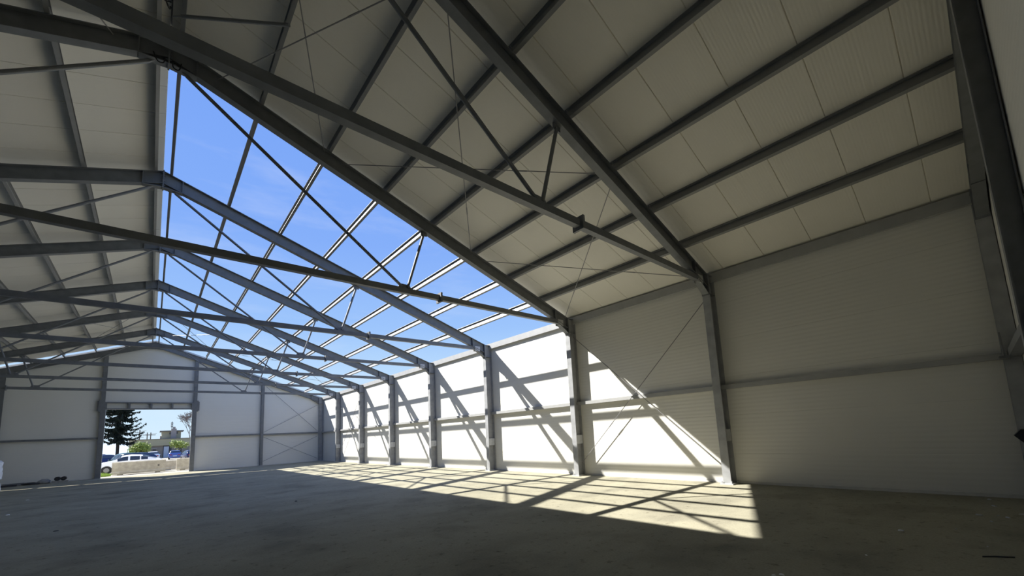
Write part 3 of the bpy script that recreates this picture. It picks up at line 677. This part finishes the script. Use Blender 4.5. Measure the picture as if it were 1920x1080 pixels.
# utility poles
WOODP = mat('pole_wood', (0.10,0.085,0.07), 0.9)
for px, top, Y, lab, lamp in ((262.5, 806, 150, 'tallest utility pole, beside the spruce', True), (276.5, 811, 158, 'utility pole in the middle of three', False), (283, 811, 160, 'utility pole closest to the rooftop hut', True)):
    a = at_y(px, top, Y); t = thing('utility_pole', lab, 'pole', (a.x, Y, -0.02), group='utility poles behind the building')
    MB().tube((0,0,0), (0,0,a.z+0.02), 0.16, 0.10, 10).build('pole', WOODP, t)
    MB().box(-1.0, 1.0, -0.06, 0.06, a.z-0.75, a.z-0.63).build('crossarm', WOODP, t)
    MB().box(-0.8, 0.8, -0.06, 0.06, a.z-2.0, a.z-1.9).build('crossarm', WOODP, t)
    for xx in (-0.9, -0.45, 0.45, 0.9): MB().tube((xx,0,a.z-0.63), (xx,0,a.z-0.45), 0.05, n=6).build('insulator', CHIM, t)
    if lamp: MB().tube((0,0,a.z-0.35), (1.25,0,a.z-0.25), 0.03, n=6).build('lamp_arm', WOODP, t)

# trees
BARK = mat('bark_dark', (0.03,0.025,0.022), 0.95); NEED = mat('spruce_needles', (0.018,0.028,0.020), 0.9); LEAF = mat('young_leaves', (0.34,0.42,0.09), 0.7, noise=0.4, nscale=2.0); TWIG = mat('bare_twigs', (0.16,0.13,0.12), 0.9)
def spruce(loc, H, R, z0, lab, seed=1):
    rnd = random.Random(seed); t = thing('spruce_tree', lab, 'tree', loc)
    MB().tube((0,0,0), (0,0,H*0.5), 0.17, 0.13, 10).tube((0,0,H*0.5), (0,0,H), 0.13, 0.03, 8).build('trunk', BARK, t)
    br = MB(); fo = MB(); z = z0
    while z < H-0.4:
        u = (z-z0)/(H-z0); rad = R*(1-u)**0.8*(0.72+0.28*min(1, u*5)); nb = 7
        a0 = rnd.uniform(0, 6)
        for b in range(nb):
            a = a0+2*pi*b/nb+rnd.uniform(-.35,.35); L = rad*rnd.uniform(0.55, 1.15); d = Vector((cos(a), sin(a), 0)); zz = z+rnd.uniform(-.3,.3)
            sag = rnd.uniform(0.35, 0.75)*(1-0.5*u); lift = rnd.uniform(0.40, 0.70)
            prev = Vector((0,0,zz)); seg = 8; side = d.cross(Vector((0,0,1)))
            for s_ in range(1, seg+1):
                f = s_/seg; p_ = Vector((0,0,zz)) + d*L*f + Vector((0,0,(-sag*f+lift*f*f*f)*L*0.8))
                br.tube(prev, p_, 0.04*(1-f)+0.012, n=4)
                for q in range(11):
                    w = prev.lerp(p_, rnd.random()); sgn = rnd.choice((-1, 1)); ln = rnd.uniform(0.16, 0.52)*(1.2-0.6*f)
                    tip = w + side*sgn*ln*rnd.uniform(.0,.8) + d*ln*rnd.uniform(.1,.7) + Vector((0,0,-ln*rnd.uniform(0.1, 1.2)))
                    wd = (tip-w).orthogonal().normalized()*rnd.uniform(0.04, 0.085); m_ = w.lerp(tip, 0.45); w2 = (tip-w).cross(wd).normalized()*wd.length
                    fo.add([w, m_+wd, tip, m_-wd], [(0,1,2,3)]); fo.add([w, m_+w2, tip, m_-w2], [(0,1,2,3)])
                prev = p_
        z += rnd.uniform(0.34, 0.55)
    br.build('branches', BARK, t); f = fo.build('foliage', NEED, t); f['kind'] = 'stuff'
p = at_y(219.5, 852, 72); spruce((p.x, 72, -0.02), 14.5, 2.75, 3.2, 'dark tall spruce standing between the parked cars', 3)
def grow(mb, p_, d, L, r, depth, rnd, tips, spread=0.6, minr=0.012):
    q = p_+d*L; mb.tube(p_, q, r, r*0.72, 5 if depth > 1 else 4)
    if depth == 0: tips.append(q); return
    for i in range(rnd.choice((2, 3, 3))):
        ax = Vector((rnd.uniform(-1,1), rnd.uniform(-1,1), rnd.uniform(-.3,1))).normalized()
        nd = (d+ax*spread).normalized(); grow(mb, q, nd, L*rnd.uniform(.62,.85), max(minr, r*0.66), depth-1, rnd, tips, spread, minr)
    if depth < 3: tips.append(q)
p = at_y(358, 850, 145)
bt = thing('bare_tree', 'leafless tree behind the building at the right gate column', 'tree', (p.x, 145, -0.02)); mb = MB()
grow(mb, Vector((0,0,0)), Vector((-0.04,0,1)), 3.4, 0.17, 7, random.Random(11), [], 0.62, 0.028); mb.build('branches', TWIG, bt)
def leafy(loc, H, R, lab, seed, stems=1):
    rnd = random.Random(seed); t = thing('leafy_tree', lab, 'tree', loc, group='leafy trees before the building'); mb = MB(); tips = []
    for s_ in range(stems):
        grow(mb, Vector((rnd.uniform(-.2,.2)*(stems > 1),0,0)), Vector((rnd.uniform(-.35,.35)*(stems > 1),0,1)).normalized(), H*0.36, 0.10, 4, rnd, tips, 0.9, 0.02)
    mb.build('branches', BARK, t); fo = MB()
    for tp in tips:
        for i in range(16):
            c = tp+Vector((rnd.gauss(0,.26), rnd.gauss(0,.26), rnd.gauss(0,.20))); a = Vector((rnd.uniform(-1,1), rnd.uniform(-1,1), rnd.uniform(-1,1))).normalized()*0.17; b = a.orthogonal().normalized()*0.09
            fo.add([c-a, c+b, c+a, c-b], [(0,1,2,3)])
    f = fo.build('foliage', LEAF, t); f['kind'] = 'stuff'
p = at_y(259, 856, 112); leafy((p.x, 112, -0.02), 2.9, 2.0, 'bushy green tree between the spruce and the building wall', 5, 3)
p = at_y(339, 856, 112); leafy((p.x, 112, -0.02), 3.5, 2.0, 'round-crowned yellowish green tree beside the pale door', 8, 1)
# distant hills
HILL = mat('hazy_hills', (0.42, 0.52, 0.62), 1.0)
n = 40; hv = []; rnd = random.Random(2)
for i in range(n+1):
    x = -420+840*i/n; h = 12+5*sin(i*0.5)+3*sin(i*1.3+1); hv.append((x, h))
mb = MB(); fr_ = [Vector((x, 560, -1)) for x, h in hv]; md = [Vector((x, 640, h)) for x, h in hv]; bk = [Vector((x, 760, -1)) for x, h in hv]; N1 = n+1
mb.add(fr_+md+bk, [(i, i+1, N1+i+1, N1+i) for i in range(n)]+[(N1+i, N1+i+1, 2*N1+i+1, 2*N1+i) for i in range(n)])
tag(mb.build('hills', HILL), 'pale blue hazy hills on the horizon', None, None, 'structure')
tag(MB().box(-700, 700, 420, 900, -0.6, -0.3).build('ground', GROUND), 'distant open ground', None, None, 'structure')
